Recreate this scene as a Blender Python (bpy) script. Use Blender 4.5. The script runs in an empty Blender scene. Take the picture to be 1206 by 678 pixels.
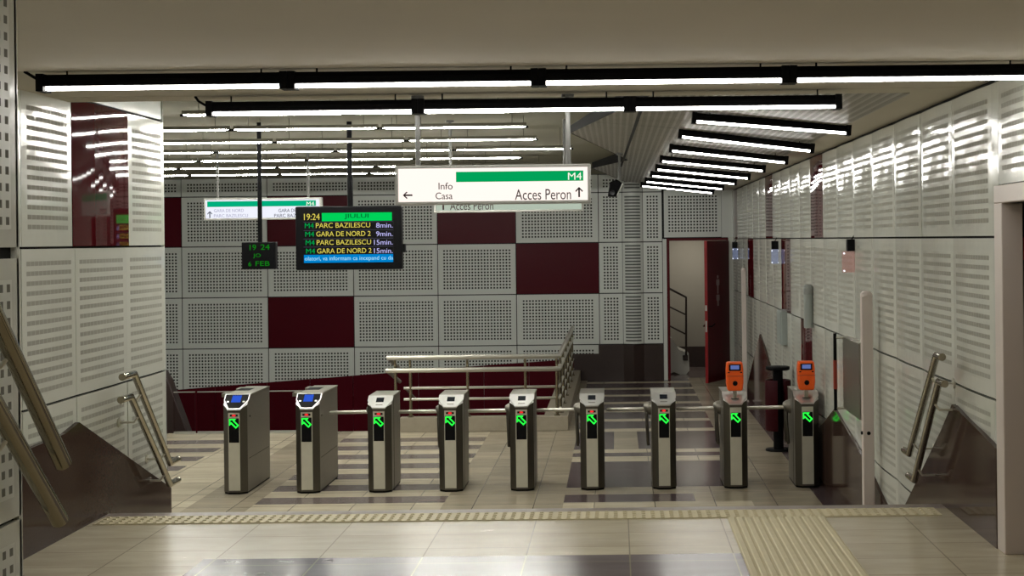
import bpy, math, random
from mathutils import Vector, Matrix
random.seed(7)
C = bpy.context.scene.collection
F = 1700.0                 # focal length in pixels of the 1206 wide frame
CX, CY = 725.0, 282.0      # where the optical axis meets the frame
ROLL = math.radians(0.65)
EYE = 2.62                 # camera height over the lower hall floor
LAND = 0.84                # height of the upper landing
SR, CR = math.sin(ROLL), math.cos(ROLL)

def P(px, py, Y):
    dx, dy = px - CX, CY - py
    u = dx * CR + dy * SR
    v = -dx * SR + dy * CR
    return Vector((u * Y / F, Y, EYE + v * Y / F))

# ------------------------------------------------------------------ materials
def new_mat(name):
    m = bpy.data.materials.new(name); m.use_nodes = True
    nt = m.node_tree
    return m, nt, nt.nodes['Principled BSDF']

def mat(name, col, rough=0.5, metal=0.0, emit=None, estr=0.0, vary=0.0, vscale=3.0, bump=0.0, bscale=40.0, coat=0.0, alpha=1.0, trans=0.0, ior=1.45, stretch=None):
    m, nt, b = new_mat(name)
    b.inputs['Base Color'].default_value = (*col, 1)
    b.inputs['Roughness'].default_value = rough
    b.inputs['Metallic'].default_value = metal
    b.inputs['Coat Weight'].default_value = coat
    b.inputs['Coat Roughness'].default_value = 0.08
    b.inputs['Transmission Weight'].default_value = trans
    b.inputs['IOR'].default_value = ior
    b.inputs['Alpha'].default_value = alpha
    if emit:
        b.inputs['Emission Color'].default_value = (*emit, 1)
        b.inputs['Emission Strength'].default_value = estr
    if vary or bump:
        tc = nt.nodes.new('ShaderNodeTexCoord')
        src = tc.outputs['Object']
        if stretch:
            mp = nt.nodes.new('ShaderNodeMapping'); mp.inputs['Scale'].default_value = stretch
            nt.links.new(src, mp.inputs['Vector']); src = mp.outputs['Vector']
    if vary:
        n = nt.nodes.new('ShaderNodeTexNoise'); n.inputs['Scale'].default_value = vscale; n.inputs['Detail'].default_value = 6
        nt.links.new(src, n.inputs['Vector'])
        mx = nt.nodes.new('ShaderNodeMix'); mx.data_type = 'RGBA'
        mx.inputs[6].default_value = (*[max(0, c * (1 - vary)) for c in col], 1)
        mx.inputs[7].default_value = (*[min(1, c * (1 + vary)) for c in col], 1)
        nt.links.new(n.outputs['Fac'], mx.inputs[0]); nt.links.new(mx.outputs[2], b.inputs['Base Color'])
    if bump:
        n2 = nt.nodes.new('ShaderNodeTexNoise'); n2.inputs['Scale'].default_value = bscale; n2.inputs['Detail'].default_value = 3
        nt.links.new(src, n2.inputs['Vector'])
        bp = nt.nodes.new('ShaderNodeBump'); bp.inputs['Strength'].default_value = bump; bp.inputs['Distance'].default_value = 0.02
        nt.links.new(n2.outputs['Fac'], bp.inputs['Height']); nt.links.new(bp.outputs['Normal'], b.inputs['Normal'])
    return m

def perf_mat(name, col, hole, rough, pitch=0.058, half=0.25, bump=0.0, spec=0.5, halfu=None):
    """enamelled sheet punched with square holes on a grid; UVs are in metres"""
    m, nt, b = new_mat(name)
    b.inputs['Specular IOR Level'].default_value = spec
    uv = nt.nodes.new('ShaderNodeUVMap'); uv.uv_map = 'UVMap'
    sc = nt.nodes.new('ShaderNodeVectorMath'); sc.operation = 'SCALE'; sc.inputs['Scale'].default_value = 1 / pitch
    nt.links.new(uv.outputs['UV'], sc.inputs[0])
    fr = nt.nodes.new('ShaderNodeVectorMath'); fr.operation = 'FRACTION'; nt.links.new(sc.outputs[0], fr.inputs[0])
    sb = nt.nodes.new('ShaderNodeVectorMath'); sb.operation = 'SUBTRACT'; sb.inputs[1].default_value = (.5, .5, .5); nt.links.new(fr.outputs[0], sb.inputs[0])
    ab = nt.nodes.new('ShaderNodeVectorMath'); ab.operation = 'ABSOLUTE'; nt.links.new(sb.outputs[0], ab.inputs[0])
    sp = nt.nodes.new('ShaderNodeSeparateXYZ'); nt.links.new(ab.outputs[0], sp.inputs[0])
    l1 = nt.nodes.new('ShaderNodeMath'); l1.operation = 'LESS_THAN'; l1.inputs[1].default_value = halfu or half; nt.links.new(sp.outputs['X'], l1.inputs[0])
    l2 = nt.nodes.new('ShaderNodeMath'); l2.operation = 'LESS_THAN'; l2.inputs[1].default_value = half; nt.links.new(sp.outputs['Y'], l2.inputs[0])
    mu = nt.nodes.new('ShaderNodeMath'); mu.operation = 'MULTIPLY'; nt.links.new(l1.outputs[0], mu.inputs[0]); nt.links.new(l2.outputs[0], mu.inputs[1])
    mx = nt.nodes.new('ShaderNodeMix'); mx.data_type = 'RGBA'
    mx.inputs[6].default_value = (*col, 1); mx.inputs[7].default_value = (*hole, 1)
    nt.links.new(mu.outputs[0], mx.inputs[0]); nt.links.new(mx.outputs[2], b.inputs['Base Color'])
    rm = nt.nodes.new('ShaderNodeMapRange'); rm.inputs['To Min'].default_value = rough; rm.inputs['To Max'].default_value = 0.95
    nt.links.new(mu.outputs[0], rm.inputs['Value']); nt.links.new(rm.outputs[0], b.inputs['Roughness'])
    sm = nt.nodes.new('ShaderNodeMapRange'); sm.inputs['To Min'].default_value = spec; sm.inputs['To Max'].default_value = 0.0
    nt.links.new(mu.outputs[0], sm.inputs['Value']); nt.links.new(sm.outputs[0], b.inputs['Specular IOR Level'])
    if bump:
        tc = nt.nodes.new('ShaderNodeTexCoord')
        n2 = nt.nodes.new('ShaderNodeTexNoise'); n2.inputs['Scale'].default_value = 2.2; n2.inputs['Detail'].default_value = 1
        nt.links.new(tc.outputs['Object'], n2.inputs['Vector'])
        bp = nt.nodes.new('ShaderNodeBump'); bp.inputs['Strength'].default_value = bump; bp.inputs['Distance'].default_value = 0.05
        nt.links.new(n2.outputs['Fac'], bp.inputs['Height']); nt.links.new(bp.outputs['Normal'], b.inputs['Normal'])
    return m

def tile_mat(name, col, rough, tw, td, vary=0.12, grout=(0.16, 0.14, 0.115), offset=0.5, ox=0.0, oy=0.0, spec=0.5):
    m, nt, b = new_mat(name)
    b.inputs['Roughness'].default_value = rough
    b.inputs['Specular IOR Level'].default_value = spec
    tc = nt.nodes.new('ShaderNodeTexCoord')
    mp = nt.nodes.new('ShaderNodeMapping'); mp.inputs['Location'].default_value = (ox, oy, 0)
    nt.links.new(tc.outputs['Object'], mp.inputs['Vector'])
    br = nt.nodes.new('ShaderNodeTexBrick'); br.offset = offset
    br.inputs['Scale'].default_value = 1; br.inputs['Brick Width'].default_value = tw; br.inputs['Row Height'].default_value = td
    br.inputs['Mortar Size'].default_value = 0.004; br.inputs['Mortar Smooth'].default_value = 0.1
    br.inputs['Color1'].default_value = (*[c * (1 - vary) for c in col], 1)
    br.inputs['Color2'].default_value = (*[min(1, c * (1 + vary)) for c in col], 1)
    br.inputs['Mortar'].default_value = (*grout, 1)
    nt.links.new(mp.outputs['Vector'], br.inputs['Vector'])
    n = nt.nodes.new('ShaderNodeTexNoise'); n.inputs['Scale'].default_value = 2.5; n.inputs['Detail'].default_value = 8; n.inputs['Roughness'].default_value = .65
    st = nt.nodes.new('ShaderNodeMapping'); st.inputs['Scale'].default_value = (0.7, 2.4, 1)
    nt.links.new(tc.outputs['Object'], st.inputs['Vector']); nt.links.new(st.outputs['Vector'], n.inputs['Vector'])
    mr = nt.nodes.new('ShaderNodeMapRange'); mr.inputs['From Min'].default_value = .3; mr.inputs['From Max'].default_value = .7
    mr.inputs['To Min'].default_value = .86; mr.inputs['To Max'].default_value = 1.12
    nt.links.new(n.outputs['Fac'], mr.inputs['Value'])
    vm = nt.nodes.new('ShaderNodeVectorMath'); vm.operation = 'SCALE'
    nt.links.new(br.outputs['Color'], vm.inputs[0]); nt.links.new(mr.outputs[0], vm.inputs['Scale'])
    nt.links.new(vm.outputs[0], b.inputs['Base Color'])
    rr = nt.nodes.new('ShaderNodeMapRange'); rr.inputs['To Min'].default_value = rough * .8; rr.inputs['To Max'].default_value = min(1, rough * 1.3)
    nt.links.new(n.outputs['Fac'], rr.inputs['Value']); nt.links.new(rr.outputs[0], b.inputs['Roughness'])
    return m

def emis(name, col, s):
    m = bpy.data.materials.new(name); m.use_nodes = True
    nt = m.node_tree
    nt.nodes.remove(nt.nodes['Principled BSDF'])
    e = nt.nodes.new('ShaderNodeEmission'); e.inputs['Color'].default_value = (*col, 1); e.inputs['Strength'].default_value = s
    nt.links.new(e.outputs[0], nt.nodes['Material Output'].inputs['Surface'])
    return m

WHITE = (0.72, 0.735, 0.665)
M = {}
M['enamel'] = mat('white_enamel', WHITE, 0.14, bump=0.2, bscale=2.2)
M['enamel_perf'] = perf_mat('white_enamel_perforated', WHITE, (0.40, 0.40, 0.355), 0.13, bump=0.4, half=.23, halfu=.47)
M['near_perf'] = perf_mat('near_white_enamel_perforated', WHITE, (0.22, 0.22, 0.19), 0.3, half=.24)
M['back_white'] = mat('back_white_enamel', (0.74, 0.77, 0.73), 0.38)
M['back_perf'] = perf_mat('back_white_perforated', (0.74, 0.77, 0.73), (0.035, 0.04, 0.038), 0.4, half=.27)
M['back_slot'] = perf_mat('back_white_slotted', (0.70, 0.73, 0.69), (0.16, 0.17, 0.16), 0.4, half=.24, halfu=.6, pitch=.058)
M['red_gloss'] = mat('red_gloss_panel', (0.09, 0.006, 0.010), 0.04, bump=.025, bscale=.9, ior=1.28)
M['red_wall'] = mat('dark_red_panel', (0.082, 0.0035, 0.010), 0.33, ior=1.2, vary=.15, vscale=.6)
M['gap'] = mat('black_gap', (0.01, 0.01, 0.01), 0.9)
M['granite'] = mat('polished_brown_granite', (0.058, 0.034, 0.026), 0.09, vary=.28, vscale=60, ior=1.22)
M['granite_dark'] = mat('dark_brown_granite', (0.045, 0.03, 0.027), 0.3, vary=.2, vscale=40)
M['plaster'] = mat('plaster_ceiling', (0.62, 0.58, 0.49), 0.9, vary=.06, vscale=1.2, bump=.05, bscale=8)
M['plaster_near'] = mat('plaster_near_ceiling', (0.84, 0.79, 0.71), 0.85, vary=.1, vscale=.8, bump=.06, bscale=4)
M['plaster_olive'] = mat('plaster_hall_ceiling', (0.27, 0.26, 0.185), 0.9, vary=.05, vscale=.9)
M['metal_ceiling'] = perf_mat('grey_metal_ceiling', (0.36, 0.345, 0.30), (0.25, 0.24, 0.205), 0.36, pitch=.06, half=.24, bump=.4, halfu=.3)
M['black'] = mat('black_metal', (0.005, 0.005, 0.0055), 0.5, ior=1.15)
M['black_plastic'] = mat('black_plastic', (0.005, 0.005, 0.006), 0.45, ior=1.2)
M['cream_metal'] = mat('cream_lamp_housing', (0.16, 0.15, 0.115), 0.7)
M['led'] = emis('led_strip', (1.0, 0.975, 0.92), 24.0)
M['led_hall'] = emis('led_strip_hall', (1.0, 0.985, 0.91), 105.0)
M['steel'] = mat('brushed_steel', (0.42, 0.40, 0.34), 0.34, metal=1.0, vary=.08, vscale=14, stretch=(1, 1, 8))
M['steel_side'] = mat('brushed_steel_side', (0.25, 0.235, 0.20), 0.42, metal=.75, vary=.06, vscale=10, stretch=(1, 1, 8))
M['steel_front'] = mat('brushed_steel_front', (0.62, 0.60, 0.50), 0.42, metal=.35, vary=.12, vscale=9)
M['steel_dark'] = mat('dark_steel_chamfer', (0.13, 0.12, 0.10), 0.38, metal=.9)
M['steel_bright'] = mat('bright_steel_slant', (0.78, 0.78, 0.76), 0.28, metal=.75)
M['rail'] = mat('polished_rail_steel', (0.33, 0.295, 0.22), 0.14, metal=1.0)
M['rail_light'] = mat('satin_rail_steel', (0.74, 0.72, 0.64), 0.36, metal=.85)
M['screen_blue'] = emis('screen_blue', (0.03, 0.10, 0.62), 1.0)
M['screen_grey'] = emis('screen_grey', (0.10, 0.14, 0.35), 1.0)
M['screen_off'] = mat('screen_dark', (0.012, 0.016, 0.025), .15)
M['green_arrow'] = emis('green_led_arrow', (0.02, 1.0, 0.06), 1.3)
M['red_led'] = emis('red_led', (1.0, 0.03, 0.03), .9)
M['orange'] = mat('orange_plastic', (0.92, 0.115, 0.006), 0.32, emit=(1, .12, 0), estr=0.0)
M['white_post'] = mat('white_painted_post', (0.70, 0.62, 0.57), 0.45)
M['tan_wall'] = mat('tan_plaster', (0.62, 0.53, 0.45), 0.85, vary=.05)
M['room_wall'] = mat('pale_room_plaster', (0.36, 0.34, 0.29), 0.85, vary=.06)
M['door_red'] = mat('dark_red_door', (0.10, 0.005, 0.010), 0.35, ior=1.25)
M['door_edge'] = mat('red_door_edge', (0.33, 0.012, 0.016), 0.35)
M['pictogram'] = mat('grey_pictogram', (0.30, 0.22, 0.22), 0.5)
M['dark_rail'] = mat('dark_brown_rail', (0.03, 0.02, 0.018), 0.5)
M['concrete'] = mat('cream_stone_kerb', (0.33, 0.29, 0.22), 0.6, vary=.15, vscale=12)
M['alu'] = mat('aluminium_frame', (0.52, 0.52, 0.48), 0.4, metal=.6)
M['pole_grey'] = mat('grey_pole', (0.15, 0.15, 0.14), 0.5)
M['sign_white'] = emis('sign_light_face', (1.0, 0.90, 0.83), 1.1)
M['sign_white_cold'] = emis('sign_cold_face', (0.88, 0.90, 1.0), 1.0)
M['sign_dim'] = emis('sign_dim_face', (0.56, 0.66, 0.54), .78)
M['sign_green'] = emis('sign_green', (0.0, 0.36, 0.10), 1.0)
M['sign_green_cold'] = emis('sign_green_cold', (0.0, 0.42, 0.20), 1.0)
M['sign_ink'] = mat('sign_ink', (0.035, 0.01, 0.01), .7)
M['sign_ink_faint'] = emis('sign_ink_faint', (0.42, 0.42, 0.58), 1)
M['sign_ink_mid'] = emis('sign_ink_mid', (0.10, 0.11, 0.15), 1)
M['sign_letter_white'] = emis('sign_letter_white', (0.88, 0.95, 0.80), 1)
M['clock_green'] = emis('clock_green', (0.006, 0.20, 0.008), 1.0)
M['tv_green'] = emis('tv_green', (0.0, 0.64, 0.10), 1)
M['tv_darkgreen'] = emis('tv_darkgreen', (0.0, 0.16, 0.03), 1)
M['tv_text_green'] = emis('tv_text_green', (0.0, 0.36, 0.07), 1)
M['tv_yellow'] = emis('tv_yellow', (0.72, 0.62, 0.10), 1)
M['tv_lilac'] = emis('tv_lilac', (0.52, 0.50, 0.90), 1)
M['tv_blue'] = emis('tv_blue', (0.0, 0.22, 0.60), 1)
M['tv_cyan'] = emis('tv_cyan', (0.35, 0.75, 0.95), 1)
M['tv_line'] = emis('tv_line', (0.05, 0.05, 0.07), 1)
M['glass'] = mat('clear_glass', (0.86, 0.84, 0.86), 0.03, trans=1.0, ior=1.05)
M['acrylic_red'] = mat('red_acrylic', (0.85, 0.30, 0.30), 0.1, trans=.7, alpha=.32, emit=(.8, .25, .25), estr=.08)
M['acrylic_blue'] = mat('blue_acrylic', (0.45, 0.55, 0.85), 0.1, trans=.7, alpha=.5, emit=(.4, .5, .9), estr=.12)
M['spark'] = emis('lamp_dot', (0.9, 0.92, 1.0), 1.6)
M['bin_red'] = mat('dark_red_bin', (0.04, 0.004, 0.007), .45, ior=1.2)
M['alarm_red'] = mat('alarm_red', (0.30, 0.005, 0.01), .4)
M['tactile'] = mat('cream_tactile', (0.66, 0.585, 0.38), 0.55, vary=.1, vscale=9)
M['tactile_groove'] = mat('tactile_groove', (0.56, 0.49, 0.31), 0.7)
M['floor_cream'] = tile_mat('floor_cream', (0.55, 0.485, 0.355), 0.22, .60, .37, offset=0.0, ox=.24, oy=.05)
M['floor_beige'] = tile_mat('floor_beige', (0.36, 0.31, 0.225), 0.22, .60, .60, offset=0.0, ox=.24, oy=.05)
M['floor_grey'] = tile_mat('floor_grey', (0.18, 0.145, 0.135), 0.2, .60, .37, offset=0.0, ox=.24, oy=.05)
M['floor_purple'] = tile_mat('floor_purple', (0.092, 0.066, 0.070), 0.18, .60, .60, offset=0.0, ox=.24, oy=.05)
M['landing_tile'] = tile_mat('landing_tile', (0.56, 0.495, 0.355), 0.24, .585, .39, offset=0.0, ox=-.06+.585, oy=.2, vary=.06, grout=(.31,.27,.20))
M['landing_grey'] = tile_mat('landing_grey', (0.19, 0.16, 0.165), 0.15, .585, .39, offset=0.0, ox=-.06+.585, oy=.2, vary=.06, grout=(.31,.27,.20))
M['nosing'] = mat('brown_nosing', (0.24, 0.195, 0.165), 0.35, vary=.1, vscale=20)
M['lens'] = mat('camera_lens', (0.01, 0.01, 0.012), .05)
M['stick_orange'] = mat('orange_paint', (0.30, 0.035, 0.02), .4)
M['wall_grey'] = mat('grey_paint', (0.30, 0.32, 0.30), .5)
M['skid_blue'] = mat('pale_grey_box', (0.34, 0.38, 0.36), .5)

# ------------------------------------------------------------------ mesh builder
class MB:
    def __init__(s):
        s.v, s.f, s.m, s.sm, s.uv = [], [], [], [], []
        s.mats = []
    def mi(s, m):
        if m not in s.mats: s.mats.append(m)
        return s.mats.index(m)
    def face(s, pts, m, uv=None, smooth=False):
        n = len(s.v); s.v += [tuple(p) for p in pts]
        s.f.append(tuple(range(n, n + len(pts)))); s.m.append(s.mi(m)); s.sm.append(smooth); s.uv.append(uv)
    def idx(s, verts, faces, m, smooth=False):
        n = len(s.v); s.v += [tuple(p) for p in verts]
        k = s.mi(m)
        for f in faces:
            s.f.append(tuple(n + i for i in f)); s.m.append(k); s.sm.append(smooth); s.uv.append(None)
    def box(s, x0, x1, y0, y1, z0, z1, m):
        v = [(x, y, z) for z in (z0, z1) for y in (y0, y1) for x in (x0, x1)]
        s.idx(v, [(0, 2, 3, 1), (4, 5, 7, 6), (0, 1, 5, 4), (2, 6, 7, 3), (0, 4, 6, 2), (1, 3, 7, 5)], m); return s
    def prism(s, poly, fn, d0, d1, m):
        """poly: 2D outline; fn(a, b, d) -> 3D"""
        n = len(poly)
        v = [fn(a, b, d0) for a, b in poly] + [fn(a, b, d1) for a, b in poly]
        s.idx(v, [tuple(range(n - 1, -1, -1)), tuple(range(n, 2 * n))] + [(i, (i + 1) % n, n + (i + 1) % n, n + i) for i in range(n)], m); return s
    def tube(s, pts, r, m, seg=12, cap=True):
        pts = [Vector(p) for p in pts]
        rings = []
        for i, p in enumerate(pts):
            if i == 0: t = (pts[1] - p).normalized()
            elif i == len(pts) - 1: t = (p - pts[-2]).normalized()
            else: t = ((pts[i + 1] - p).normalized() + (p - pts[i - 1]).normalized()).normalized()
            a = Vector((0, 0, 1)) if abs(t.z) < .9 else Vector((1, 0, 0))
            e1 = t.cross(a).normalized(); e2 = t.cross(e1)
            k = 1.0
            if 0 < i < len(pts) - 1:
                k = 1.0
            rr = r[i] if isinstance(r, (list, tuple)) else r
            rings.append([p + (e1 * math.cos(q) + e2 * math.sin(q)) * rr * k for q in [2 * math.pi * j / seg for j in range(seg)]])
        v = [q for ring in rings for q in ring]
        fs = []
        for i in range(len(pts) - 1):
            for j in range(seg):
                fs.append((i * seg + j, i * seg + (j + 1) % seg, (i + 1) * seg + (j + 1) % seg, (i + 1) * seg + j))
        s.idx(v, fs, m, True)
        if cap:
            s.idx(rings[0], [tuple(range(seg - 1, -1, -1))], m); s.idx(rings[-1], [tuple(range(seg))], m)
        return s
    def mesh(s, name):
        me = bpy.data.meshes.new(name)
        me.from_pydata(s.v, [], s.f)
        for m in s.mats: me.materials.append(m)
        me.polygons.foreach_set('material_index', s.m)
        me.polygons.foreach_set('use_smooth', s.sm)
        if any(u for u in s.uv):
            l = me.uv_layers.new(name='UVMap')
            for p, u in zip(me.polygons, s.uv):
                if u:
                    for li, q in zip(p.loop_indices, u): l.data[li].uv = q
        me.update()
        return me
    def build(s, name, parent=None, bevel=0.0, seg=2):
        return link(name, s.mesh(name), parent, bevel=bevel, seg=seg)

def link(name, me, parent=None, loc=None, bevel=0.0, seg=2):
    o = bpy.data.objects.new(name, me); C.objects.link(o)
    if parent: o.parent = parent
    if loc is not None: o.location = loc
    if bevel:
        b = o.modifiers.new('bevel', 'BEVEL'); b.width = bevel; b.segments = seg; b.limit_method = 'ANGLE'; b.angle_limit = math.radians(40)
    return o

def box(x0, x1, y0, y1, z0, z1, m): return MB().box(x0, x1, y0, y1, z0, z1, m)
def tag(o, label, cat, group=None, kind=None):
    o['label'] = label; o['category'] = cat
    if group: o['group'] = group
    if kind: o['kind'] = kind
    return o
def thing(name, loc, label, cat, group=None, rot=(0, 0, 0)):
    o = bpy.data.objects.new(name, None); C.objects.link(o)
    o.location = loc; o.rotation_euler = rot; o.empty_display_size = .1
    return tag(o, label, cat, group)
def struct(o, label, cat):
    return tag(o, label, cat, kind='structure')
def setlabel(o, t): o['label'] = t; return o

def text_mesh(body, name, m, depth=0.0015, bold=0.0):
    cu = bpy.data.curves.new(name, 'FONT'); cu.body = body; cu.extrude = depth; cu.offset = bold; cu.resolution_u = 4
    o = bpy.data.objects.new(name, cu); C.objects.link(o)
    bpy.context.view_layer.update()
    dg = bpy.context.evaluated_depsgraph_get()
    me = bpy.data.meshes.new_from_object(o.evaluated_get(dg))
    bpy.data.objects.remove(o); bpy.data.curves.remove(cu)
    me.name = name; me.materials.clear(); me.materials.append(m)
    return me

def text_px(body, x0, x1, ytop, ybot, Y, m, parent, name='lettering', origin=None, bold=0.0):
    """lettering on a plane facing the stairs at depth Y, filling the given part of the frame"""
    me = text_mesh(body, name, m, bold=bold)
    xs = [v.co.x for v in me.vertices]; ys = [v.co.y for v in me.vertices]
    a0, a1, b0, b1 = min(xs), max(xs), min(ys), max(ys)
    xm, ym = (x0 + x1) / 2, (ytop + ybot) / 2
    c = P(xm, ym, Y); w = (x1 - x0) * Y / F; h = (ybot - ytop) * Y / F
    org = origin if origin is not None else (parent.matrix_world.translation if parent else Vector((0, 0, 0)))
    for v in me.vertices:
        x = (v.co.x - (a0 + a1) / 2) / (a1 - a0) * w
        z = (v.co.y - (b0 + b1) / 2) / (b1 - b0) * h
        d = v.co.z
        v.co = Vector((c.x + x, Y - d, c.z + z)) - org
    return link(name, me, parent)

def rect_px(x0, x1, y0, y1, Ya, Yb, m, org, mb=None):
    """a box between two depths that covers a frame rectangle at depth Ya (its front)"""
    xm, ym = (x0 + x1) / 2, (y0 + y1) / 2
    c = P(xm, ym, Ya); w = (x1 - x0) * Ya / F / 2; h = (y1 - y0) * Ya / F / 2
    mb = mb or MB()
    return mb.box(c.x - w - org.x, c.x + w - org.x, Ya - org.y, Yb - org.y, c.z - h - org.z, c.z + h - org.z, m)

# ------------------------------------------------------------------ key dimensions
XL, XR = -3.42, 2.18
Y_EDGE = 9.59              # edge of the landing
YB = 26.9                  # back wall
X_HALL = -10.2
Y_LW = 10.93               # end of the left stair wall
Z_LOW = EYE + .90          # low ceiling
Z_HIGH = EYE + 1.22        # plaster ceiling of the left hall
Y_PIT = 20.05

# ------------------------------------------------------------------ panel walls
def panel(mb, fn, a0, a1, z0, z1, mo, mi, margin=.06, bulge=0.0, gap=.004, tilt=0.0, pitch=.058, nseg=6, zgap=.007):
    a0 += gap; a1 -= gap; z0 += zgap; z1 -= zgap
    wa, wz = a1 - a0 - 2 * margin, z1 - z0 - 2 * margin
    if mi is None:
        cols = [a0 + (a1 - a0) * i / nseg for i in range(nseg + 1)]; rows = [z0, z1]
    else:
        wa = max(pitch, math.floor(wa / pitch) * pitch); wz = max(pitch, math.floor(wz / pitch) * pitch)
        ca, cz = (a0 + a1) / 2, (z0 + z1) / 2
        cols = [a0] + [ca - wa / 2 + wa * i / nseg for i in range(nseg + 1)] + [a1]
        rows = [z0, cz - wz / 2, cz + wz / 2, z1]
    off = lambda a: bulge * math.sin(math.pi * (a - a0) / (a1 - a0)) + tilt * ((a - a0) / (a1 - a0) - .5)
    for i in range(len(cols) - 1):
        for j in range(len(rows) - 1):
            inner = mi is not None and 0 < i < len(cols) - 2 and j == 1
            q = [(cols[i], rows[j]), (cols[i + 1], rows[j]), (cols[i + 1], rows[j + 1]), (cols[i], rows[j + 1])]
            uv = [(a - cols[1] if mi is not None else a, b - rows[1] if mi is not None else b) for a, b in q] if inner else None
            mb.face([fn(a, b, off(a)) for a, b in q], mi if inner else mo, uv, smooth=bulge != 0)
    # thin returns so that the panel reads as a cassette
    for (pa, pb, qa, qb) in ((a0, z0, a1, z0), (a0, z1, a1, z1), (a0, z0, a0, z1), (a1, z0, a1, z1)):
        mb.face([fn(pa, pb, off(pa)), fn(qa, qb, off(qa)), fn(qa, qb, -.02), fn(pa, pb, -.02)], mo)

fl = lambda a, z, n: (XL + n, a, z)
fr_ = lambda a, z, n: (XR - n, a, z)
fb = lambda a, z, n: (a, YB - n, z)
fnear = lambda a, z, n: (-2.10 + n, a, z)

# left stair wall
mb = MB()
mb.box(XL - 6.5, XL - .021, 5.6, Y_LW, -.02, 4.2, M['gap'])
rowsL = [(-.02, .72), (.72, 1.67), (1.67, 2.61)]
for j, (z0, z1) in enumerate(rowsL):
    for a0, a1 in ((5.6, 6.6), (6.6, 7.45), (7.45, 8.3), (8.3, 9.13), (9.13, 10.08), (10.08, Y_LW)):
        panel(mb, fl, a0, a1, z0, z1, M['enamel'], M['enamel_perf'], bulge=.006, margin=.055, tilt=random.uniform(-.004, .004))
for a0, a1, k in ((5.6, 6.6, 0), (6.6, 7.45, 0), (7.45, 8.3, 0), (8.3, 9.10, 0), (9.10, 10.15, 1), (10.15, Y_LW, 0)):
    if k: panel(mb, fl, a0, a1, 2.61, EYE + .93, M['red_gloss'], None, bulge=.03, nseg=16)
    else: panel(mb, fl, a0, a1, 2.61, EYE + .93, M['enamel'], M['enamel_perf'], bulge=.012, tilt=random.uniform(-.008, .008))
mb.box(XL - .5, XL - .01, 5.6, Y_LW, EYE + .945, 4.2, M['back_white'])
mb.box(XL - .3, XL + .001, Y_LW - .002, Y_LW + .01, -.02, 3.9, M['back_white'])
struct(mb.build('wall_left'), 'white perforated panel wall left of the stairs with one curved dark red panel', 'wall')

# granite base of the left wall
poly = [(5.6, -.02), (Y_LW, -.02), (Y_LW, .78), (9.08, 1.51), (8.85, 1.47), (5.6, 1.38)]
mb = MB(); mb.prism(poly, lambda a, b, d: (XL + d, a, b), .006, .035, M['granite'])
struct(mb.build('baseboard_left'), 'polished brown granite base with a slanted top on the left stair wall', 'wall base')

# near left wall beside the camera
mb = MB()
mb.box(-2.7, -2.121, -2.0, 5.06, LAND - .02, 5.0, M['gap'])
for z0, z1 in ((LAND - .02, 1.67), (1.67, 2.585), (2.61, 3.85)):
    for a0, a1 in ((1.0, 2.1), (2.1, 3.2), (3.2, 4.2), (4.2, 5.08)):
        panel(mb, fnear, a0, a1, z0, z1, M['enamel'], M['near_perf'], bulge=0, margin=.05)
mb.box(-2.7, -2.1, 5.06, 5.085, LAND - .02, 5.0, M['enamel'])
struct(mb.build('wall_near_left'), 'white perforated panel wall at the left edge beside the camera', 'wall')

# right wall
mb = MB()
mb.box(XR + .021, XR + .25, 8.2, YB, -.02, 4.2, M['gap'])
mb.box(XR + .021, XR + .25, -2, 8.2, 2.80, 4.2, M['gap'])
seams = [8.2, 8.35] + [8.35 + .97 * i for i in range(1, 20)] + [YB]
red = {(3, 15.14), (3, 19.99), (2, 18.05), (2, 22.9), (1, 16.11), (3, 25.81)}
rowsR = [(-.02, .72), (.72, 1.67), (1.67, 2.61), (2.61, EYE + .88)]
for j, (z0, z1) in enumerate(rowsR):
    for a0, a1 in zip(seams[:-1], seams[1:]):
        t = random.uniform(-.007, .007)
        if any(j == rj and abs(a0 - ra) < .03 for rj, ra in red):
            panel(mb, fr_, a0, a1, z0, z1, M['red_gloss'], None, bulge=.01, nseg=8)
        elif a1 - a0 > .2:
            panel(mb, fr_, a0, a1, z0, z1, M['enamel'], M['enamel_perf'], bulge=.01, tilt=t, nseg=8)
        else:
            panel(mb, fr_, a0, a1, z0, z1, M['enamel'], None, margin=.02)
for a0, a1 in ((5.0, 5.8), (5.8, 6.6), (6.6, 7.4), (7.4, 8.2)):
    panel(mb, fr_, a0, a1, 2.90, EYE + .88, M['enamel'], M['enamel_perf'], bulge=.01)
struct(mb.build('wall_right'), 'white perforated panel wall on the right with scattered dark red panels', 'wall')
poly = [(8.2, -.02), (8.2, 1.41), (8.56, 1.455), (9.26, 1.54), (9.6, 1.32), (10.88, .57), (11.2, .38), (11.56, .45), (12.24, .59), (12.9, .72),
        (14.3, .92), (15.1, .67), (17.3, .14), (20.2, .79), (21.65, 1.18), (22.6, .75), (24.0, .12), (YB - .02, .1), (YB - .02, -.02)]
# concave outline: build as vertical strips
mb = MB()
pts = poly[1:-1]
for (a0, b0), (a1, b1) in zip(pts[:-1], pts[1:]):
    mb.prism([(a0, -.02), (a1, -.02), (a1, b1), (a0, b0)], lambda a, b, d: (XR - d, a, b), .006, .035, M['granite'])
struct(mb.build('baseboard_right'), 'polished brown granite base with pointed peaks along the right wall', 'wall base')

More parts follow.
